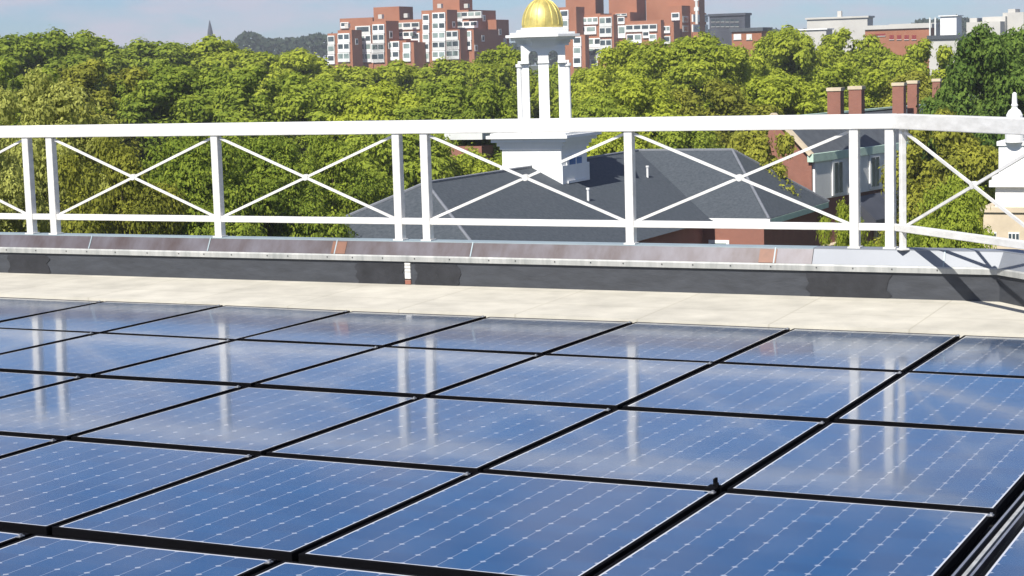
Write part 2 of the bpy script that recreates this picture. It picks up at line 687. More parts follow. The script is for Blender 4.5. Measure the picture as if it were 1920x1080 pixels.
def make_panel(l):
    """origin in the middle of the glass; x along the row, y towards the parapet"""
    root = thing('solar_panel', (0, 0, 0), 'blue solar panel', 'solar panel', 'solar panels on the roof')
    fr = .016
    b = MB()
    for (x0, x1, y0, y1) in ((-wpan / 2, wpan / 2, -l / 2, -l / 2 + fr), (-wpan / 2, wpan / 2, l / 2 - fr, l / 2),
                             (-wpan / 2, -wpan / 2 + fr, -l / 2 + fr, l / 2 - fr), (wpan / 2 - fr, wpan / 2, -l / 2 + fr, l / 2 - fr)):
        b.box((x0, y0, -.032), (x1 - x0, 0, 0), (0, y1 - y0, 0), (0, 0, .034))
    b.build('frame', FRAME, root, local=True, bevel=.002)
    gw, gl = wpan - 2 * fr, l - 2 * fr
    b = MB().box((-gw / 2, -gl / 2, -.006), (gw, 0, 0), (0, gl, 0), (0, 0, .006))
    b.build('glass', glass_panel_mat(gw, gl), root, local=True)
    b = MB()
    b.box((wpan / 2 - .012, l / 2 - .070, .002), (.022, 0, 0), (0, .028, 0), (0, 0, .004))
    b.box((wpan / 2 - .003, l / 2 - .062, .006), (.009, 0, 0), (0, .012, 0), (0, 0, .007))
    b.build('clip', CLIP, root, local=True)
    return root


ORD = ['leftmost', 'second from left', 'third from left', 'fourth from left', 'fifth from left', 'sixth from left',
       'seventh from left', 'eighth from left', 'ninth from left']
ROWN = ['row beside the pale roof deck', 'second row from the pale deck', 'third row from the pale deck',
        'fourth row from the pale deck', 'row nearest the camera', 'bottom row']
protos = {}
for j in range(5):
    a_, b_ = ROWS[j] + GAPR[j] / 2, ROWS[j + 1] - GAPR[j + 1] / 2
    l = b_ - a_
    vis = []
    for i in range(-4, 11):
        shift = .10 if i >= 8 else 0.
        cen = gridpt(i + .5, (a_ + b_) / 2) + d1 * shift
        cen[2] = pplane(cen[0], cen[1])
        cnt = 0
        for u in np.linspace(-.48, .48, 9):
            for v in np.linspace(-.48, .48, 9):
                X, Y = px(cen + d1 * u * wpan - nn * v * l)
                cnt += 0 <= X <= 1920 and Y <= 1080
        if cnt:
            vis.append((i, cen))
    for k, (i, cen) in enumerate(vis):
        if j not in protos:
            protos[j] = make_panel(l)
            o = protos[j]
        else:
            o = copy_tree(protos[j])
        o.location = tuple(cen)
        tx, ty = math.atan(-.00683), math.atan(.00666)
        rx, ry = random.gauss(0, .0022), random.gauss(0, .0022)
        nrm = Vector((.00666 + rx, .00683 + ry, 1)).normalized()
        x = Vector(d1)
        x = (x - nrm * x.dot(nrm)).normalized()
        y = nrm.cross(x)
        o.rotation_euler = Matrix(((x[0], y[0], nrm[0]), (x[1], y[1], nrm[1]), (x[2], y[2], nrm[2]))).to_euler()
        pos = 'rightmost' if k == len(vis) - 1 else ORD[k]
        if len(vis) == 1:
            pos = 'only one showing'
        o['label'] = f'blue solar panel, {pos} in the {ROWN[j]}'
# small upright bracket and the metal cable channel
p = gridpt(7, ROWS[3]) - d1 * .03
p[2] = pplane(p[0], p[1])
th = thing('bracket', p, 'small dark upright bracket clamped at the corner where four solar panels meet', 'bracket')
b = MB().box(p + d1 * -.05 + nn * .06 + ez * .002, d1 * .07, -nn * .12, ez * .012)
b.build('foot_plate', FRAME, th)
b = MB().box(p + d1 * -.02 + nn * -.02 + ez * .013, d1 * .014, -nn * .05, ez * .036)
b.box(p + d1 * .0 + nn * .0 + ez * .013, d1 * .018, -nn * .022, ez * .02)
b.build('upright', FRAME, th)
th.scale = (.65, .65, .8)
c0 = gridpt(8, ROWS[1]) + d1 * .045
c1 = gridpt(8, ROWS[6]) + d1 * .045
for c in (c0, c1):
    c[2] = pplane(c[0], c[1]) - .03
th = thing('cable_channel', (c0 + c1) / 2, 'narrow bright metal cable channel running between solar panels at lower right', 'cable channel')
for off, w, m_, zz in ((-.018, .010, CLIP, 0), (.0, .020, FRAME, -.01), (.019, .014, STRIP, .004), (.038, .010, CLIP, 0)):
    b = MB().bar(c0 + d1 * off + ez * zz, c1 + d1 * off + ez * zz, w, .05)
    b.build('channel_rib', m_, th)

# ------------------------------------------------------------------ hall with the slate roof and cupola
HO = np.array([1.717, 88., 0])
ZR = -3.2


def H(a, n, z):
    p = HO + d1 * a + nn * n
    p[2] = z
    return p


hall = thing('hall_building', H(0, 0, GZ), 'brick hall with big grey slate hipped roof just beyond the parapet', 'building')
ZE = ZR - 3.1
SW = 6.2
sl = MB()
ra, rb = H(0, 12, ZR), H(0, -12, ZR)
e1, e2 = H(-SW, 12 + SW, ZE), H(SW, 12 + SW, ZE)
sl.poly([ra, e1, e2])
sl.poly([ra, e2, H(SW, -12, ZE), rb])
sl.poly([ra, rb, H(-SW, -18, ZE), e1][::1])
# cross block
c0_, c1_ = H(0, -12, ZR), H(5.2, -12, ZR)
fr0, fr1 = H(0, -6, ZE + .1), H(9.0, -6, ZE + .1)
bk1, bk0 = H(9.0, -16.5, ZE + .1), H(0, -18, ZE + .1)
sl.poly([c0_ + ez * .02, H(0, -6, ZE + .1), fr1, c1_ + ez * .02])
sl.poly([c1_ + ez * .02, fr1, bk1])
sl.poly([c1_ + ez * .02, bk1, bk0, c0_ + ez * .02])
sl.build('roof', SLATE, hall)
b = MB()
b.prism([H(-SW + .6, 12 + SW - .6, GZ), H(-SW + .6, -17, GZ), H(SW - .6, -17, GZ), H(SW - .6, 12 + SW - .6, GZ)], ZE - GZ - .12)
b.prism([H(SW - .6, -6.12, GZ), H(SW - .6, -16, GZ), H(8.7, -16, GZ), H(8.7, -6.12, GZ)], ZE - GZ - .02)
b.build('wall', BRICK, hall)
b = MB().box(H(4.6, -5.98, ZE - .06), d1 * 4.45, -nn * .2, ez * .18)
b.build('eave_board', WHITE2, hall)
b = MB().box(H(9.02, -6.0, ZE - .2), -nn * 10.4, -d1 * .3, ez * .28)
b.build('eave_board', GUTTER, hall)
b = MB().box(H(5.9, -6.07, ZE - 2.3), d1 * 1.05, -nn * .1, ez * 1.35)
b.box(H(6.05, -6.05, ZE - 2.2), d1 * .75, -nn * .1, ez * 1.1, 1)
b.build('window', [WHITE2, GLASSG], hall)
# ridge rolls and vents
b = MB()
for A, B in ((ra, rb), (c0_, c1_), (c1_, fr1), (c1_, bk1), (ra, e1), (ra, e2)):
    b.tube(A + ez * .02, B + ez * .02, .07, .07, 6)
b.build('ridge_roll', mat('lead', (.17, .18, .20), .6, var=.15), hall)
for a, n_ in ((3.0, 2.0), (2.2, -7.6)):
    zz = ZR - .5 * a
    b = MB().tube(H(a, n_, zz - .2), H(a, n_, zz + .5), .055, .055, 10)
    b.tube(H(a, n_, zz + .5), H(a, n_, zz + .58), .085, .085, 10)
    b.build('vent_pipe', WHITE2, hall)

# the cupola
cu = hall
HB = 1.5
Zb = -4.1
base_top = at(1022, 277, 88)[2]
cup = MB()
sq = lambda h, z: [H(-h, h, z), H(-h, -h, z), H(h, -h, z), H(h, h, z)]
cup.prism(sq(HB, Zb), base_top - Zb)
cup.prism(sq(HB + .09, Zb), .95)
o_base = cup.build('cupola_base', WHITE2, cu)
b = MB()
for h, z0, z1 in ((HB + .08, 0, .16), (HB + .18, .16, .34), (HB + .38, .34, .52), (HB + .55, .52, .66)):
    b.prism(sq(h, base_top + z0), z1 - z0)
b.prism(sq(HB + .40, base_top + .66), .10)
b.build('cupola_cornice', WHITE2, cu)
b = MB()
zw0, zw1 = at(1078, 337, 87.6)[2], at(1078, 288, 87.6)[2]
hw_ = zw1 - zw0
b.box(H(HB + .06, 1.0, zw0), -nn * 2.0, -d1 * .12, ez * hw_, 0)
b.box(H(HB + .08, .72, zw0 + .22), -nn * 1.44, -d1 * .12, ez * (hw_ - .38), 1)
b.box(H(HB + .10, .04, zw0 + .22), -nn * .08, -d1 * .12, ez * (hw_ - .38), 0)
b.box(H(HB + .16, 1.1, zw0 - .08), -nn * 2.2, -d1 * .2, ez * .12, 0)
b.build('cupola_window', [WHITE2, mat('blue_glass', (.10, .20, .42), .1, var=.2, scale=1)], cu)
# lantern, nearly facing the camera
LA = math.radians(-1.5)
l1 = np.array([math.cos(LA), math.sin(LA), 0])
ln = np.array([l1[1], -l1[0], 0])
LO = HO.copy()
LO[0] += .05


def Lp(a, n, z):
    p = LO + l1 * a + ln * n
    p[2] = z
    return p


z0 = base_top + .76
zc = at(1022, 85, 88)[2]       # underside of the cornice
zb = at(1022, 116, 88)[2]      # impost band
zt = at(1022, 95, 88)[2]       # tops of the arches
HL = 1.02
b = MB()
for face in range(4):
    A = LA + face * math.pi / 2
    f1 = np.array([math.cos(A), math.sin(A), 0])
    fn = np.array([f1[1], -f1[0], 0])

    def G(a, n, z):
        p = LO + f1 * a + fn * n
        p[2] = z
        return p
    th_ = .24
    op = ((-.68, -.24), (.24, .68))
    hw = HL - .02
    piers = ((-hw, -.68), (-.24, .24), (.68, hw))
    for a0, a1 in piers:
        a0_ = a0 if abs(a0) < hw else math.copysign(hw - .0, a0)
        b.box(G(a0_, HL, z0), f1 * (a1 - a0_), -fn * th_, ez * (zt - .22 - z0))
    # arched heads
    zs = zt - .22
    for a0, a1 in op:
        c_, r_ = (a0 + a1) / 2, (a1 - a0) / 2
        ptsf = [G(a0, HL, zc)] + [G(c_ - r_ * math.cos(k * math.pi / 10), HL, zs + r_ * math.sin(k * math.pi / 10)) for k in range(11)] + [G(a1, HL, zc)]
        k0 = len(ptsf)
        back = [p - fn * th_ for p in ptsf]
        vs = ptsf + back
        fs = [tuple(range(k0)), tuple(range(k0, 2 * k0))[::-1]] + [(i, k0 + i, k0 + (i + 1) % k0, (i + 1) % k0) for i in range(k0)]
        b.solid(vs, fs)
    for a0, a1 in piers:
        b.box(G(a0, HL, zs), f1 * (a1 - a0), -fn * th_, ez * (zc - zs))
b.build('lantern_arcade', WHITE2, cu)
b = MB()
for face in range(4):
    A = LA + face * math.pi / 2
    f1 = np.array([math.cos(A), math.sin(A), 0])
    fn = np.array([f1[1], -f1[0], 0])
    for a0, a1 in ((-HL - .16, -.66), (-.26, .26), (.66, HL + .16)):
        p = LO + f1 * a0 + fn * (HL + .05)
        p[2] = zb - .06
        b.box(p, f1 * (a1 - a0), -fn * .4, ez * .12)
b.build('impost_band', WHITE2, cu)
for sa, sn in ((-1, 1), (1, 1), (1, -1), (-1, -1)):
    c_ = Lp(sa * (HL + .10), sn * (HL - .06), 0)
    b = MB().lathe((c_[0], c_[1], 0), [(.17, z0), (.17, z0 + .12), (.13, z0 + .16), (.115, zb - .25), (.17, zb - .2), (.17, zb - .07)], 16)
    b.build('column', WHITE2, cu, smooth=False)
b = MB()
oct_ = lambda R, z: [tuple(Lp(R * math.cos(math.pi / 8 + k * math.pi / 4), R * math.sin(math.pi / 8 + k * math.pi / 4), z)) for k in range(8)][::-1]
zz = zc - .02
for R, h in ((1.30, .14), (1.38, .12), (1.62, .14), (1.86, .12), (1.62, .10), (1.30, .12)):
    b.prism(oct_(R, zz), h)
    zz += h
b.prism(oct_(1.08, zz), .1)
b.build('lantern_cornice', WHITE2, cu)
b = MB()
RD = .95
prof = [(RD, 0), (RD, .12)]
for k in range(1, 13):
    a = k / 13 * math.pi / 2
    prof.append((RD * math.cos(a), .12 + 1.22 * math.sin(a)))
prof.append((.12, 1.34))
b.lathe((LO[0], LO[1], zz + .1), prof, 32)
dome = b.build('dome', GOLD, cu, smooth=True)
for k in range(16):
    ca, sa_ = math.cos(k * math.pi / 8 + .1), math.sin(k * math.pi / 8 + .1)
    b = MB()
    for (r0_, h0), (r1_, h1) in zip(prof[1:-1], prof[2:]):
        b.tube((LO[0] + ca * r0_, LO[1] + sa_ * r0_, zz + .1 + h0), (LO[0] + ca * r1_, LO[1] + sa_ * r1_, zz + .1 + h1), .028, .026, 5)
    b.build('rib', GOLD, dome)
b = MB().lathe((LO[0], LO[1], zz + 1.42), [(.11, 0), (.13, .05), (.07, .1), (.06, .35), (.17, .46), (.17, .56), (.04, .68), (.03, 1.6)], 12)
b.build('finial', GOLD, cu, smooth=True)

# ------------------------------------------------------------------ brick residence with chimneys, right


def frame_building(px0, py0, D):
    return at(px0, py0, D)


rb_ = at(1523, 292, 112)            # near end of the eave
TR = YAW - math.radians(10)
r1 = np.array([math.cos(TR), math.sin(TR), 0])      # this building stands a little turned to ours
rn = np.array([r1[1], -r1[0], 0])
RB = lambda a, n, z: rb_ + r1 * a + rn * n + ez * z
res = thing('brick_residence', RB(0, 0, GZ - rb_[2]), 'brick residence with steep slate roof, green copper gutter and white dormer bays', 'building')
LEN = 26.
hR, wR = 2.2, 4.6
b = MB()
b.poly([RB(0, 0, 0), RB(0, -LEN, 0), RB(-wR * .55, -LEN, hR), RB(-wR * .55, 0, hR)])
b.poly([RB(-wR * .55, 0, hR), RB(-wR * .55, -LEN, hR), RB(-wR * 1.1, -LEN, 0), RB(-wR * 1.1, 0, 0)])
b.build('roof', SLATE2, res)
b = MB()
zg = GZ - rb_[2]
b.poly([RB(-.1, -.1, zg), RB(-.1, -.1, .05), RB(-wR * .55, -.1, hR + .25), RB(-wR * 1.05, -.1, .05), RB(-wR * 1.05, -.1, zg)][::-1])
b.poly([RB(-.15, -.1, zg), RB(-.15, -LEN, zg), RB(-.15, -LEN, -.05), RB(-.15, -.1, -.05)])
b.build('wall', BRICK, res)
b = MB()
b.bar(RB(-.05, 0, .05), RB(-wR * .55, 0, hR + .3), .4, .2)
b.bar(RB(-wR * .55, 0, hR + .3), RB(-wR * 1.1, 0, .05), .4, .2)
b.build('gable_coping', STONE, res)
b = MB().box(RB(.12, .1, -.38), -rn * LEN, -r1 * .4, ez * .48)
b.build('gutter', GUTTER, res)
b = MB().bar(RB(-wR * .55, 0, hR + .04), RB(-wR * .55, -LEN, hR + .04), .3, .12)
b.build('ridge_cap', GUTTER, res)
MB().box(RB(.02, -.3, -2.7), -rn * 17, -r1 * .3, ez * 2.35).build('dormer_wall', WHITE2, res)
for n_ in (-2.6, -5.0, -8.0, -10.6, -13.5):
    b = MB()
    b.box(RB(.10, n_, -2.6), -rn * 1.5, -r1 * .2, ez * 2.15, 0)
    b.box(RB(.14, n_ - .22, -2.45), -rn * .46, -r1 * .2, ez * 1.85, 1)
    b.box(RB(.14, n_ - .82, -2.45), -rn * .46, -r1 * .2, ez * 1.85, 1)
    b.build('window', [WHITE2, GLASS], res)
for n_ in (-4.2, -9.0):
    b = MB().box(RB(.06, n_, -6.9), -rn * 1.2, -r1 * .2, ez * 1.9, 0)
    b.box(RB(.10, n_ - .15, -6.75), -rn * .9, -r1 * .2, ez * 1.6, 1)
    b.build('window', [WHITE2, GLASS], res)
b = MB().box(RB(.5, -1.0, -6.0), -rn * 2.6, -r1 * .8, ez * .5)
b.box(RB(.35, -1.4, -8.6), -rn * 1.2, -r1 * .6, ez * 2.6)
b.build('balcony', STONE, res)
b = MB().solid([RB(.1, -5.5, -2.9), RB(.1, -15, -2.9), RB(1.6, -15, -4.3), RB(1.6, -5.5, -4.3), RB(.1, -5.5, -4.6), RB(.1, -15, -4.6), RB(1.6, -15, -4.6), RB(1.6, -5.5, -4.6)], [(0, 3, 2, 1), (4, 5, 6, 7), (0, 1, 5, 4), (1, 2, 6, 5), (2, 3, 7, 6), (3, 0, 4, 7)])
b.build('awning', DARKB, res)
for (x0, x1, yt, D) in ((1551, 1583, 171, 113), (1591, 1622, 168, 117), (1673, 1700, 161, 126), (1701, 1724, 157, 128), (1748, 1766, 153, 138)):
    p = at(x0, yt, D)
    w = (x1 - x0) * D / F / 1.28
    hc = (238 - yt) * D / F
    b = MB().box(p - ez * hc, d1 * w, -nn * w, ez * hc)
    o = b.build('chimney', BRICK, res)
    b = MB().box(p + d1 * -.05 + nn * .05, d1 * (w + .1), -nn * (w + .1), ez * .2)
    b.build('chimney_cap', STONE, o)

# ------------------------------------------------------------------ white church tower at the right edge
tp = at(1925, 455, 70)
tw = thing('stone_tower', (tp[0], tp[1], GZ), 'limestone tower with stacked white wooden stages and urn finial at right edge', 'tower')
pxm = 70 / F


def tier(name, xl, yt, yb, m_, depth=None, bev=0):
    """square tier whose left silhouette is xl, between photo rows yt and yb; centred on the tower axis"""
    half = (1935 - xl) * pxm / (math.cos(YAW) - math.sin(YAW))
    c = at(1935, (yt + yb) / 2, 70)
    zt_, zb_ = at(1935, yt, 70)[2], at(1935, yb, 70)[2]
    q = [c * np.array([1, 1, 0]) + d1 * sx * half + nn * sn * half + ez * zb_ for sx, sn in ((-1, 1), (-1, -1), (1, -1), (1, 1))]
    return MB().prism(q, zt_ - zb_), half, c


for name, xl, yt, yb, m_ in (('stone_stage', 1832, 385, 1180, STONE), ('stone_band', 1828, 383, 392, STONE),
                             ('white_stage', 1859, 346, 385, WHITE2), ('cornice', 1846, 334, 346, WHITE2), ('cornice', 1852, 326, 335, WHITE2),
                             ('white_stage', 1866, 266, 326, WHITE2), ('cornice', 1862, 262, 270, WHITE2)):
    b, half, c = tier(name, xl, yt, yb, m_)
    b.build(name, m_, tw)
b, half, c = tier('x', 1832, 385, 480, STONE)
for (x0, x1) in ((-.86, -.66), (-.38, -.12), (.2, .46)):
    zt_, zb_ = at(1900, 430, 70)[2], at(1900, 449, 70)[2]
    q = c * np.array([1, 1, 0]) + nn * (half + .03) + d1 * half * x0 + ez * zb_
    ww = half * (x1 - x0)
    b = MB().box(q, d1 * ww, -nn * .1, ez * (zt_ - zb_), 0)
    for k in range(3):
        b.box(q + nn * .02 + d1 * (ww * (k + .14) / 3) + ez * .04, d1 * ww * .72 / 3, -nn * .1, ez * (zt_ - zb_ - .08), 1)
    b.build('window', [WHITE2, GLASS], tw)
c = at(1901, 250, 68)
zt_ = at(1901, 266, 68)[2]
# four corner urns on pedestals
b, half, cc = tier('x', 1876, 240, 268, STONE)
for ux, uD in ((1902, 69.3), (1985, 69.0), (1970, 71.5)):
    q = at(ux, 250, uD)
    z_ = at(1935, 264, 70)[2]
    b = MB().lathe((q[0], q[1], z_), [(.34, 0), (.34, .4), (.27, .45), (.27, .5), (.31, .65), (.30, 1.0), (.22, 1.16), (.12, 1.24), (.10, 1.3), (.13, 1.36), (.10, 1.42), (.085, 1.78), (.03, 1.84)], 16)
    b.build('urn', WHITE2, tw, smooth=False)

# ------------------------------------------------------------------ small brick house among the trees
sp = at(845, 285, 125)
sm = thing('brick_house', (sp[0], sp[1], GZ), 'small red brick house with pale roof edge half hidden among trees behind the railing', 'house')
b = MB().box(at(838, 300, 125) - ez * 12, d1 * 2.6, -nn * 6, ez * (12 + .9))
b.build('wall', BRICK, sm)
b = MB().box(at(836, 262, 125) - nn * -.2, d1 * 2.8, -nn * 6.4, ez * .45)
b.build('roof_edge', GREYW, sm)
b = MB().box(at(848, 256, 125) - nn * .5, d1 * 2.0, -nn * 5.2, ez * .5)
b.build('roof', SLATE2, sm)

# ------------------------------------------------------------------ far brick apartment towers
fxd = F * abs(d1[0])


def hit(x, y, P, nrm):
    """where the line of sight through photo pixel x, y meets the wall through P"""
    r = fwd + RT * (x - 960) / F + UP * (540 - y) / F
    return CAM + r * (((P - CAM) @ nrm) / (r @ nrm))


def bay(P, x0, x1, y0, y1, cols, mats, deep=.5):
    """white framed glazing on the wall through P that faces the camera side"""
    a, c = hit(x0, y1, P, nn), hit(x1, y1, P, nn)
    w = float((c - a) @ d1)
    hh = float((hit(x0, y0, P, nn) - a)[2])
    b = MB().box(a + nn * deep, d1 * w, -nn * (deep + .3), ez * hh, 0)
    gw = w / cols
    for k in range(cols):
        b.box(a + nn * (deep + .05) + d1 * (gw * k + gw * .10) + ez * hh * .38, d1 * gw * .80, -nn * .5, ez * hh * .50, 1 if random.random() < .55 else 2)
    return b


class Apt:
    def __init__(self, name, x, D, label):
        self.blocks = []
        p = at(x, 100, D)
        self.D = D
        self.root = thing(name, (p[0], p[1], GZ), label, 'apartment building', 'brick apartment towers beyond the trees')

    def block(self, x0, x1, x2, yt, fwd_=0., m_=None, name='wall', yb=None):
        """front face from photo column x0 to x1, side face on to x2, top at row yt"""
        D = self.D - fwd_
        p = at(x0, yt, D)
        kx = F / D
        w = (x1 - x0) / (kx * d1[0])
        dp = max(2.5, (x2 - x1) / (kx * -nn[0]))
        zb_ = GZ if yb is None else at(x0, yb, D)[2]
        self.blocks.append((p, x0, x1, x2, yt, p + d1 * w))
        MB().box(np.array([p[0], p[1], zb_]), d1 * w, -nn * dp, ez * (p[2] - zb_)).build(name, m_ or BRICKA, self.root)

    def win(self, x0, x1, y0, y1, fwd_=.6, cols=2, floors=1, side=False, gl=None):
        """white framed glazed bay, one window per floor"""
        h = (y1 - y0) / floors
        xm = (x0 + x1) / 2
        c = [q for q in self.blocks if q[1] - 2 <= xm <= q[2] + 2 and q[4] <= y0 + 3]
        if not c:
            return
        P = min(c, key=lambda q: np.linalg.norm(hit(xm, y1, q[0], nn) - CAM))[0]
        for f in range(floors):
            b = bay(P, x0, x1, y0 + f * h, y0 + (f + 1) * h - .6, cols, None)
            b.build('window', [GREYW if random.random() < .3 else WHITE2, GLASS, GLASSG], self.root)

    def side(self, x0, x1, y0, y1):
        xm = (x0 + x1) / 2
        c = [q for q in self.blocks if q[2] <= xm <= q[3] and q[4] <= y0]
        if not c:
            return
        P = min(c, key=lambda q: np.linalg.norm(hit(xm, y1, q[5], d1) - CAM))[5]
        a, e = hit(x0, y1, P, d1), hit(x1, y1, P, d1)
        hh = float((hit(x0, y0, P, d1) - a)[2])
        b = MB().box(a + d1 * .15, (e - a) * np.array([1, 1, 0]), -d1 * .5, ez * hh, 0)
        q = (e - a) * np.array([1, 1, 0])
        b.box(a + d1 * .18 + q * .2 + ez * hh * .2, q * .6, -d1 * .4, ez * hh * .6, 1)
        b.build('window', [GREYW, GLASS], self.root)


A = Apt('apartment_tower', 780, 580, 'stepped red brick apartment block with white window bays left of the gold dome')
A.block(637, 700, 720, 35, -16)
A.block(700, 749, 772, 14, -10)
A.block(811, 861, 884, -6, -12)
A.block(614, 633, 640, 63, 4)
A.block(633, 660, 676, 57, 8)
A.block(660, 698, 706, 48, 0)
A.block(698, 724, 745, 40, 5)
A.block(738, 796, 800, 38, -4)
A.block(722, 762, 790, 77, 4)
A.block(790, 838, 856, 20, 4)
A.block(838, 878, 928, 20, -6)
A.block(836, 862, 880, 56, 7)
A.block(862, 888, 930, 56, 3)
A.block(870, 930, 953, 39, -18)
A.block(752, 776, 800, 80, 10)
A.win(616, 629, 67, 121, 4.6, 1, 3)
A.win(635, 657, 63, 117, 8.6, 2, 3)
A.win(668, 696, 49, 67, .6, 1)
A.win(676, 697, 66, 84, 1.6, 2)
A.win(661, 697, 82, 118, 2.2, 3, 2)
A.win(700, 722, 46, 118, 5.6, 2, 4)
A.win(741, 788, 43, 57, -3.4, 3)
A.win(745, 782, 60, 74, -3.4, 3)
A.win(724, 750, 78, 114, 4.6, 2, 2)
A.win(757, 771, 80, 116, 10.6, 1, 2)
A.win(794, 806, 27, 117, 4.6, 1, 5)
A.win(812, 836, 24, 114, 4.6, 2, 5)
A.win(853, 904, 23, 36, -5.4, 4)
A.win(857, 896, 41, 54, -5.4, 3)
A.win(838, 860, 58, 112, 7.6, 2, 3)
A.win(869, 885, 58, 94, 3.6, 1, 2)
A.win(838, 862, 76, 112, -5.2, 2, 2)
A.win(772, 788, 62, 116, 4.6, 1, 3)
A.win(698, 722, 82, 118, 6.2, 2, 2)
A.win(640, 655, 42, 54, -15.2, 1)
A.win(842, 868, 24, 54, -5.2, 1, 2)
for x0, x1, y0, y1 in ((884, 889, 60, 72), (905, 910, 28, 40), (914, 919, 46, 58), (903, 908, 66, 78), (935, 940, 54, 66), (944, 949, 72, 84), (666, 671, 72, 84), (730, 736, 58, 72), (728, 734, 80, 92), (848, 853, 40, 52), (890, 895, 84, 96)):
    A.side(x0, x1, y0, y1)
for x in (646, 709, 757, 820, 870):
    p = at(x, {646: 57, 709: 40, 757: 38, 820: 20, 870: 20}[x] - 6, 576)
    MB().box(p - ez * .2, d1 * 1.3, -nn * 1.3, ez * 1.3).build('roof_vent', CONC, A.root)

B = Apt('apartment_tower', 1190, 585, 'stepped red brick apartment block with white window bays right of the gold dome')
B.block(1060, 1114, 1131, -14, -14)
B.block(1141, 1191, 1211, -16, -10)
B.block(1211, 1304, 1318, -12, -12)
B.block(1046, 1079, 1096, 14, 4)
B.block(1079, 1124, 1148, 27, 0)
B.block(1124, 1149, 1160, 28, 4)
B.block(1149, 1180, 1212, 24, 2)
B.block(1172, 1236, 1240, 40, 4)
B.block(1236, 1276, 1296, 12, -2)
B.block(1240, 1262, 1276, 42, 6)
B.block(1070, 1096, 1104, 66, 8)
B.block(1284, 1296, 1331, 24, -6)
B.win(1052, 1067, 19, 56, 4.6, 1, 2)
B.win(1080, 1093, 19, 33, .6 + 4.4, 1)
B.win(1092, 1122, 33, 47, .6, 3)
B.win(1080, 1119, 50, 66, .6, 2)
B.win(1125, 1148, 32, 70, 4.6, 2, 2)
B.win(1076, 1091, 69, 126, 8.6, 1, 3)
B.win(1098, 1132, 72, 108, .9, 2, 2)
B.win(1159, 1172, 32, 46, 2.6, 1)
B.win(1160, 1174, 48, 72, 2.8, 1)
B.win(1174, 1233, 47, 61, 4.6, 4)
B.win(1206, 1218, 59, 72, 4.9, 1)
B.win(1243, 1257, 49, 63, 6.6, 2)
B.win(1260, 1275, 24, 39, -1.4, 1)
B.win(1096, 1122, 92, 128, 1.2, 2, 2)
B.win(1126, 1148, 74, 110, 4.8, 2, 2)
B.win(1176, 1204, 64, 82, 4.9, 2)
B.win(1240, 1258, 68, 84, 6.8, 1)
B.win(1218, 1232, 64, 78, 4.9, 1)
B.win(1155, 1176, 26, 31, 2.9, 2)
for x0, x1, y0, y1 in ((1299, 1311, 27, 41), (1315, 1327, 27, 41), (1299, 1311, 46, 60), (1315, 1327, 46, 60), (1280, 1290, 30, 42), (1280, 1290, 48, 60), (1135, 1145, 80, 92)):
    B.side(x0, x1, y0, y1)
p = at(1306, 8, 577)
b = MB().tube(p - ez * 6, p + ez * 10, .45, .45, 8)
for k in range(3):
    b.box(p + ez * (-2 + 3 * k) + d1 * -.7 + nn * .4, d1 * 1.4, -nn * .8, ez * 1.1)
b.build('mast', GREYW, B.root)

# ------------------------------------------------------------------ skyline buildings to the right


def simple(name, label, x0, x1, x2, yt, D, m_, cat='building', roof=None, wins=(), wm=GLASS):
    p = at(x0, yt, D)
    kx = F / D
    th = thing(name, (p[0], p[1], GZ), label, cat)
    w = (x1 - x0) / (kx * d1[0])
    dp = max(6, (x2 - x1) / (kx * -nn[0]))
    b = MB().box(np.array([p[0], p[1], GZ]), d1 * w, -nn * dp, ez * (p[2] - GZ))
    b.build('wall', m_, th)
    if roof:
        b = MB().box(p + nn * .4 - d1 * .4 + ez * .004, d1 * (w + .8), -nn * (dp + .8), ez * roof[1])
        b.build('roof_edge', roof[0], th)
    for a0, a1, y0, y1 in wins:
        q, q2 = hit(a0, y1, p, nn), hit(a1, y1, p, nn)
        hh = float((hit(a0, y0, p, nn) - q)[2])
        ww = float((q2 - q) @ d1)
        b = MB().box(q + nn * .12, d1 * ww, -nn * .4, ez * hh, 0)
        b.box(q + nn * .2 + ez * -.15 - d1 * .1, d1 * (ww + .2), -nn * .5, ez * .15, 1)
        b.build('window', [wm, CONC], th)
    return th, p, w, dp


simple('office_block', 'dark glass office block just right of the brick apartment towers', 1330, 1392, 1403, 31, 640, DARKB,
       roof=(DARKB, .8), wins=[(1334 + 9 * k, 1340 + 9 * k, 36 + 9 * r, 41 + 9 * r) for k in range(6) for r in range(2)])
simple('brick_house', 'low red brick house with grey dormer peeking above yellow green trees', 1372, 1424, 1436, 60, 420, BRICKA,
       roof=(SLATE2, .8), wins=[(1376, 1390, 64, 74), (1400, 1410, 64, 74)], wm=GREYW)
th, p, w, dp = simple('concrete_block', 'pale flat roofed concrete block on the skyline with small roof stub', 1513, 1616, 1620, 37, 520, CONC,
                      roof=(CONC, .5))
b = MB().box(p + d1 * 8 - nn * 2 + ez * .5, d1 * 1.1, -nn * 1.1, ez * 1.6)
b.build('roof_stub', CONC, th)
simple('podium_block', 'low white podium in front of the pale concrete block', 1500, 1545, 1550, 57, 500, CONC,
       roof=(WHITE2, .3))
simple('brick_office', 'long red brick office with white parapet band on the right skyline', 1622, 1732, 1752, 56, 470, BRICKA,
       roof=(CONC, 1.0), wins=[(1668 + 14 * k, 1676 + 14 * k, 66, 74) for k in range(4)] + [(1630, 1660, 64, 68)],
       wm=mat('dark_red_window', (.22, .03, .025), .4))
simple('penthouse_block', 'cream rooftop storey set back on the long brick office', 1671, 1745, 1752, 49, 500, CONC, roof=(CONC, .5))
th, p, w, dp = simple('white_screen_building', 'bright white boxy building with open steel frame beside dark tree', 1763, 1790, 1799, 31, 450, WHITE2, roof=(WHITE2, .2))
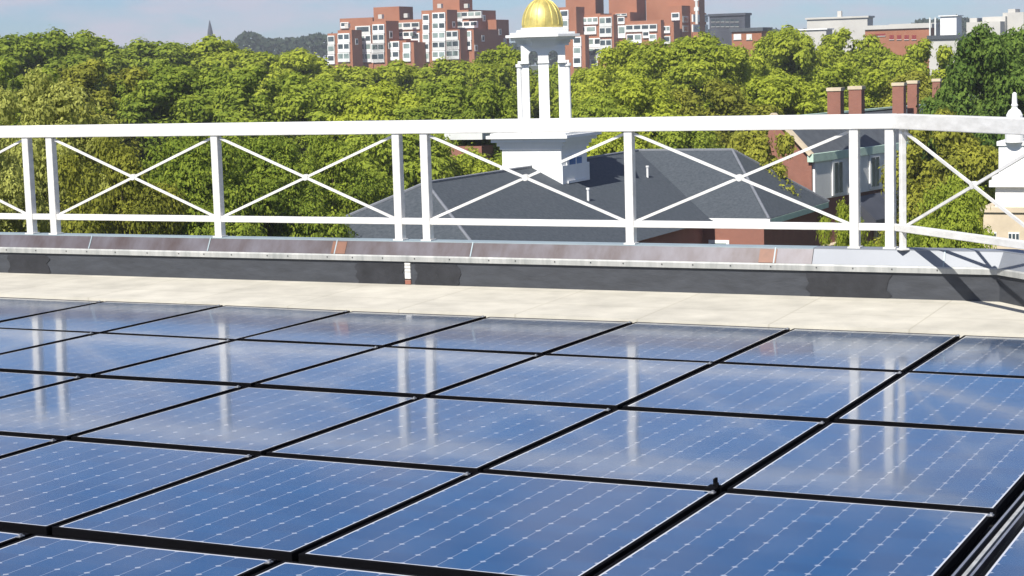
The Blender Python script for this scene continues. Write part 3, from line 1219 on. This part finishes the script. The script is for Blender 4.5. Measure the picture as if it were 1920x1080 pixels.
for xx in (1742, 1752):
    q = at(xx, 33, 450)
    MB().box(q - ez * 6, d1 * .35, -nn * .35, ez * 6).build('steel_post', GREYW, th)
simple('grey_roof_building', 'low grey roofed building under the bright white box on the skyline', 1742, 1810, 1822, 74, 400, CONC, roof=(SLATE, .8))
th, p, w, dp = simple('cream_building', 'cream stepped building behind the dark green tree at top right', 1812, 1868, 1880, 42, 430, CONC)
for x0, x1, yt in ((1818, 1830, 34), (1842, 1880, 32), (1880, 1915, 24), (1890, 1902, 17)):
    p = at(x0, yt, 434)
    MB().box(np.array([p[0], p[1], GZ]), d1 * (x1 - x0) / (F / 434 * d1[0]), -nn * 6, ez * (p[2] - GZ)).build('wall', CONC, th)
# church spire far left
p = at(393, 38, 900)
th = thing('church_spire', (p[0], p[1], GZ), 'thin dark church spire rising above the trees at left', 'spire')
MB().lathe((p[0], p[1], 0), [(1.5, at(393, 72, 900)[2]), (1.25, at(393, 60, 900)[2]), (.15, p[2])], 8).build('spire', DARKB, th)
MB().box((p[0] - 2.2, p[1] - 2.2, GZ), (4.4, 0, 0), (0, 4.4, 0), (0, 0, at(393, 70, 900)[2] - GZ)).build('tower_base', DARKB, th)

# ------------------------------------------------------------------ trees
LM = {'yellow': leaf_mat('leaf_yellow_green', (.225, .285, .036), (.470, .520, .060)),
      'mid': leaf_mat('leaf_mid_green', (.165, .230, .034), (.390, .455, .060)),
      'dark': leaf_mat('leaf_dark_green', (.080, .145, .032), (.215, .310, .060)),
      'olive': leaf_mat('leaf_olive', (.190, .205, .034), (.430, .430, .064)),
      'pale': leaf_mat('leaf_pale_cream_green', (.230, .250, .048), (.560, .575, .160)),
      'blue': leaf_mat('leaf_haze_blue', (.030, .050, .035), (.075, .100, .065))}  # far ridge leaves: bluish distance haze painted into the colour


def crown(seed, leaf, count, hue, nb=26):
    """crown of leaf sized faces about a 12 m wide, 20 m high tree; base of the tree at z=0"""
    rg = np.random.default_rng(seed)
    cs, rs = [], []
    mains = [(0, 0, 13.0, 3.6), (0, 0, 16.2, 2.9)]
    for k in range(13):
        u = k * 2.4 + rg.uniform(-.4, .4)
        h = (k + .5) / 13
        rad = 4.1 * math.sqrt(max(.05, 1 - (max(0, h - .3) / .74) ** 2)) * rg.uniform(.75, 1.05)
        mains.append((math.cos(u) * rad, math.sin(u) * rad, 7.4 + 10.2 * h, rg.uniform(1.7, 2.6)))
    for x, y, z, r in mains:
        for k in range(int(5 + r * 4)):
            v = rg.normal(size=3)
            v[2] = abs(v[2]) * .9 + .05 if rg.uniform() < .7 else v[2]
            v /= np.linalg.norm(v)
            cs.append((x + v[0] * r * .85, y + v[1] * r * .85, z + v[2] * r * .8))
            rs.append(rg.uniform(.55, 1.15))
    cs, rs = np.array(cs), np.array(rs)
    w = rs ** 2
    idx = rg.choice(len(cs), count, p=w / w.sum())
    dirs = rg.normal(size=(count, 3))
    dirs[:, 2] = np.where(rg.uniform(size=count) < .35, np.abs(dirs[:, 2]), dirs[:, 2])
    dirs /= np.linalg.norm(dirs, axis=1)[:, None]
    lump = 1 + .22 * np.sin(dirs[:, 0] * 5 + idx) * np.sin(dirs[:, 1] * 6 + idx * 2.1) + .16 * np.sin(dirs[:, 2] * 9 + idx * .7)
    rad = rs[idx] * lump * (1 - .45 * rg.uniform(size=count) ** 2.2) * (1 + (rg.uniform(size=count) < .08) * rg.uniform(.05, .35, count))
    pos = cs[idx] + dirs * rad[:, None] * np.array([1, 1, .85])
    nr = dirs * .9 + rg.normal(size=(count, 3)) * .34 + np.array([0, 0, .35])
    nr /= np.linalg.norm(nr, axis=1)[:, None]
    ta = np.cross(nr, rg.normal(size=(count, 3)))
    ta /= np.linalg.norm(ta, axis=1)[:, None]
    tb = np.cross(nr, ta)
    sz = (leaf * rg.uniform(.55, 1.35, count))[:, None]
    V = np.stack([pos - ta * sz, pos + tb * sz * .55 + nr * sz * .12, pos + ta * sz, pos - tb * sz * .55 + nr * sz * .12], 1).reshape(-1, 3)
    me = bpy.data.meshes.new('crown')
    me.vertices.add(len(V))
    me.vertices.foreach_set('co', V.ravel())
    me.loops.add(count * 4)
    me.loops.foreach_set('vertex_index', np.arange(count * 4))
    me.polygons.add(count)
    me.polygons.foreach_set('loop_start', np.arange(0, count * 4, 4))
    me.polygons.foreach_set('loop_total', np.full(count, 4))
    V[:, 2] *= 1
    me.materials.append(LM[hue])
    me['top'] = float(V[:, 2].max()) - .15
    me.update()
    me.validate()
    # trunk with limbs reaching into the clumps
    b = MB().tube((0, 0, 0), (.1, 0, 6.5), .48, .30, 10)
    b.tube((.1, 0, 6.5), (.0, .1, 13.5), .30, .12, 8)
    for k in rg.choice(len(cs), 9, replace=False):
        z = min(cs[k][2] - 1.2, rg.uniform(5.5, 11))
        b.tube((.08, 0, z), tuple(cs[k]), .15, .04, 6)
    tm = b
    return me, tm


PROTO, TOPS = {}, {}


def tree(px_, top, D, wpx, q, hue, label, seed=0, group='trees beyond the railing', name='broadleaf_tree'):
    key = (q, hue, seed)
    if key not in PROTO:
        leaf, cnt = {'n': (.105, 110000), 'm': (.155, 70000), 'f': (.21, 42000)}[q]
        me, tm = crown(seed * 7 + 11, leaf, cnt, hue)
        root = thing(name, (0, 0, 0), label, 'tree', group)
        TOPS[key] = me['top']
        c = bpy.data.objects.new('crown', me)
        COL.objects.link(c)
        c.parent = root
        tm.build('trunk', BARK, root, local=True)
        PROTO[key] = root
        o = root
    else:
        o = copy_tree(PROTO[key])
        o['label'] = label
    p = at(px_, top, D)
    h = p[2] - GZ
    s = wpx * 1.42 * D / F / 11.5
    o.location = (p[0], p[1], GZ)
    o.scale = (s, s, h / TOPS[key])
    o.rotation_euler = (0, 0, random.uniform(0, 6.28))
    return o


T = [
    # far skyline row
    (-30, 62, 215, 200, 'f', 'mid', 'green tree cut by the left edge on the skyline', 0),
    (75, 50, 205, 215, 'f', 'mid', 'green tree forming the tallest hump of the left skyline', 1),
    (175, 57, 225, 190, 'f', 'mid', 'mid green tree on the skyline just right of the tallest left hump', 0),
    (285, 68, 235, 190, 'f', 'mid', 'flat topped green tree on the skyline left of the church spire', 1),
    (385, 66, 240, 180, 'f', 'yellow', 'green tree on the skyline directly below the church spire', 0),
    (480, 88, 235, 180, 'f', 'yellow', 'yellow green tree on the skyline right of the church spire, before the blue wood', 1),
    (575, 90, 232, 170, 'f', 'yellow', 'yellow green tree on the skyline just left of the brick apartments', 0),
    (665, 116, 225, 170, 'f', 'yellow', 'yellow green tree below the left end of the brick apartments', 1),
    (760, 112, 228, 170, 'f', 'yellow', 'yellow green tree under the middle of the left brick apartments', 0),
    (850, 104, 225, 160, 'f', 'yellow', 'yellow green tree hiding the foot of the left apartments near their right end', 1),
    (930, 82, 205, 150, 'f', 'yellow', 'taller yellow green tree just left of the white cupola lantern', 0),
    (1035, 118, 215, 150, 'f', 'mid', 'tree seen through the arches of the cupola lantern', 0),
    (1115, 116, 200, 150, 'f', 'yellow', 'yellow green tree just right of the cupola lantern', 1),
    (1195, 74, 180, 190, 'm', 'yellow', 'yellow green tree below the right brick apartments, left shoulder of a hump', 0),
    (1300, 56, 172, 210, 'm', 'yellow', 'big rounded yellow green tree below the right end of the brick apartments', 1),
    (1395, 88, 185, 150, 'f', 'yellow', 'olive yellow tree in front of the low red brick house', 0),
    (1470, 43, 195, 150, 'f', 'yellow', 'pointed yellow green tree left of the pale concrete block', 1),
    (1575, 53, 200, 160, 'f', 'yellow', 'yellow green tree in front of the pale concrete block', 0),
    (1645, 78, 195, 150, 'f', 'yellow', 'yellow green tree below the long brick office, left part', 1),
    (1735, 72, 185, 140, 'f', 'yellow', 'yellow green tree below the long brick office, right part', 0),
    (1856, 44, 105, 190, 'm', 'dark', 'tall dark green tree at top right in front of the cream building', 0),
    (1915, 34, 112, 190, 'm', 'dark', 'dark green tree cut by the right edge above the stone tower', 1),
    # middle row
    (-10, 112, 130, 250, 'm', 'mid', 'green tree at left edge in the middle row of trees', 0),
    (165, 112, 140, 240, 'm', 'olive', 'olive tree behind the pale leaved tree at left', 0),
    (320, 108, 140, 250, 'm', 'mid', 'broad green tree in the middle row below the flat topped skyline tree', 1),
    (465, 122, 138, 240, 'm', 'mid', 'green tree in the middle row to the right of the church spire', 0),
    (590, 138, 138, 230, 'm', 'mid', 'green tree in the middle row below the left end of the brick apartments', 1),
    (715, 146, 136, 230, 'm', 'yellow', 'yellow green tree in the middle row behind the double railing post', 1),
    (835, 142, 135, 220, 'm', 'mid', 'green tree in the middle row above the small brick house', 0),
    (935, 150, 128, 190, 'm', 'mid', 'green tree immediately left of the lantern columns', 0),
    (1120, 168, 128, 170, 'm', 'mid', 'green tree immediately right of the lantern columns', 1),
    (1215, 140, 130, 220, 'm', 'yellow', 'yellow green tree above the ridge of the slate roof', 0),
    (1345, 148, 128, 210, 'm', 'olive', 'olive shaded tree above the right end of the slate roof', 0),
    (1450, 125, 140, 210, 'm', 'yellow', 'bright yellow green tree left of the brick chimneys', 1),
    (1580, 118, 150, 210, 'm', 'yellow', 'yellow green tree directly behind the left pair of chimneys', 0),
    (1695, 132, 150, 190, 'm', 'olive', 'olive tree behind the right pair of chimneys', 0),
    # near row
    (95, 128, 74, 270, 'n', 'pale', 'pale cream green tree at left rising above the railing', 0),
    (-45, 190, 66, 230, 'n', 'pale', 'pale leaved tree at the left edge below the top rail', 0),
    (210, 250, 64, 230, 'n', 'olive', 'olive tree seen through the first full railing bay from left', 0),
    (335, 235, 70, 250, 'n', 'mid', 'green tree seen through the railing just left of its single left post', 0),
    (480, 235, 74, 240, 'n', 'mid', 'dark gapped green tree behind the second full railing bay from left', 0),
    (610, 245, 80, 230, 'n', 'mid', 'green tree left of the slate roof behind crossed braces', 0),
    (745, 215, 104, 220, 'm', 'mid', 'green tree behind the left end of the slate roof', 1),
    (870, 272, 108, 190, 'm', 'yellow', 'yellow green tree between the small brick house and the cupola base', 1),
    (1140, 230, 112, 180, 'm', 'yellow', 'yellow tinged tree behind the cupola base on its right', 1),
    (1300, 222, 114, 200, 'm', 'mid', 'green tree touching the flat ridge of the slate roof', 0),
    (1410, 232, 99, 170, 'm', 'olive', 'olive tree hiding the gable of the brick residence', 0),
    (1590, 376, 66, 120, 'n', 'yellow', 'small bright green tree at the right corner of the slate roof', 0),
    (1700, 410, 60, 120, 'n', 'mid', 'low green tree behind the corner railing post', 0),
    (1765, 205, 92, 200, 'm', 'olive', 'brownish olive tree beyond the corner railing', 0),
    (1775, 320, 66, 190, 'n', 'mid', 'leafy green tree beside the stone tower behind the corner railing', 0),
]
for a in T:
    tree(*a[:6], a[6], seed=a[7])

# ------------------------------------------------------------------ far wooded ridge
rg = np.random.default_rng(5)
cnt = 26000
xs = rg.uniform(-40, 2000, cnt)
prof_x = np.array([-60, 300, 430, 455, 480, 500, 560, 590, 620, 900, 1290, 1330, 1700, 1720, 1760, 1800, 1830, 2000])
prof_y = np.array([92, 92, 88, 62, 64, 75, 73, 66, 66, 85, 70, 58, 56, 40, 38, 34, 40, 50])
top = np.interp(xs, prof_x, prof_y)
D = rg.uniform(1000, 1080, cnt)
yy = top + rg.uniform(0, 1, cnt) ** 1.3 * 40 + rg.normal(size=cnt) * 1.2
r = fwd[None] + RT[None] * ((xs - 960) / F)[:, None] + UP[None] * ((540 - yy) / F)[:, None]
pos = CAM + r * (D / r[:, 1])[:, None]
nr = rg.normal(size=(cnt, 3)) + np.array([-.3, -.8, .8])
nr /= np.linalg.norm(nr, axis=1)[:, None]
ta = np.cross(nr, rg.normal(size=(cnt, 3)))
ta /= np.linalg.norm(ta, axis=1)[:, None]
tb = np.cross(nr, ta)
sz = rg.uniform(.9, 2.0, cnt)[:, None]
V = np.stack([pos - ta * sz, pos + tb * sz * .7, pos + ta * sz, pos - tb * sz * .7], 1).reshape(-1, 3)
me = bpy.data.meshes.new('far_woods')
me.from_pydata(V.tolist(), [], np.arange(cnt * 4).reshape(-1, 4).tolist())
me.materials.append(LM['blue'])
o = bpy.data.objects.new('far_woods', me)
COL.objects.link(o)
o['kind'] = 'stuff'
o['label'] = 'distant wooded ridge along the horizon, haze blue painted into its leaves'

# ------------------------------------------------------------------ light summer haze in the air
hz = MB().box((-1500, -40, GZ - 1), (3000, 0, 0), (0, 1180, 0), (0, 0, 75))
hm = bpy.data.materials.new('haze')
hm.use_nodes = True
t = hm.node_tree
t.nodes.clear()
o_ = N(t, 'ShaderNodeOutputMaterial')
v_ = N(t, 'ShaderNodeVolumePrincipled')
v_.inputs['Color'].default_value = (.86, .91, 1, 1)
v_.inputs['Density'].default_value = .00022
t.links.new(v_.outputs[0], o_.inputs['Volume'])
tag(hz.build('haze', hm), kind='stuff')
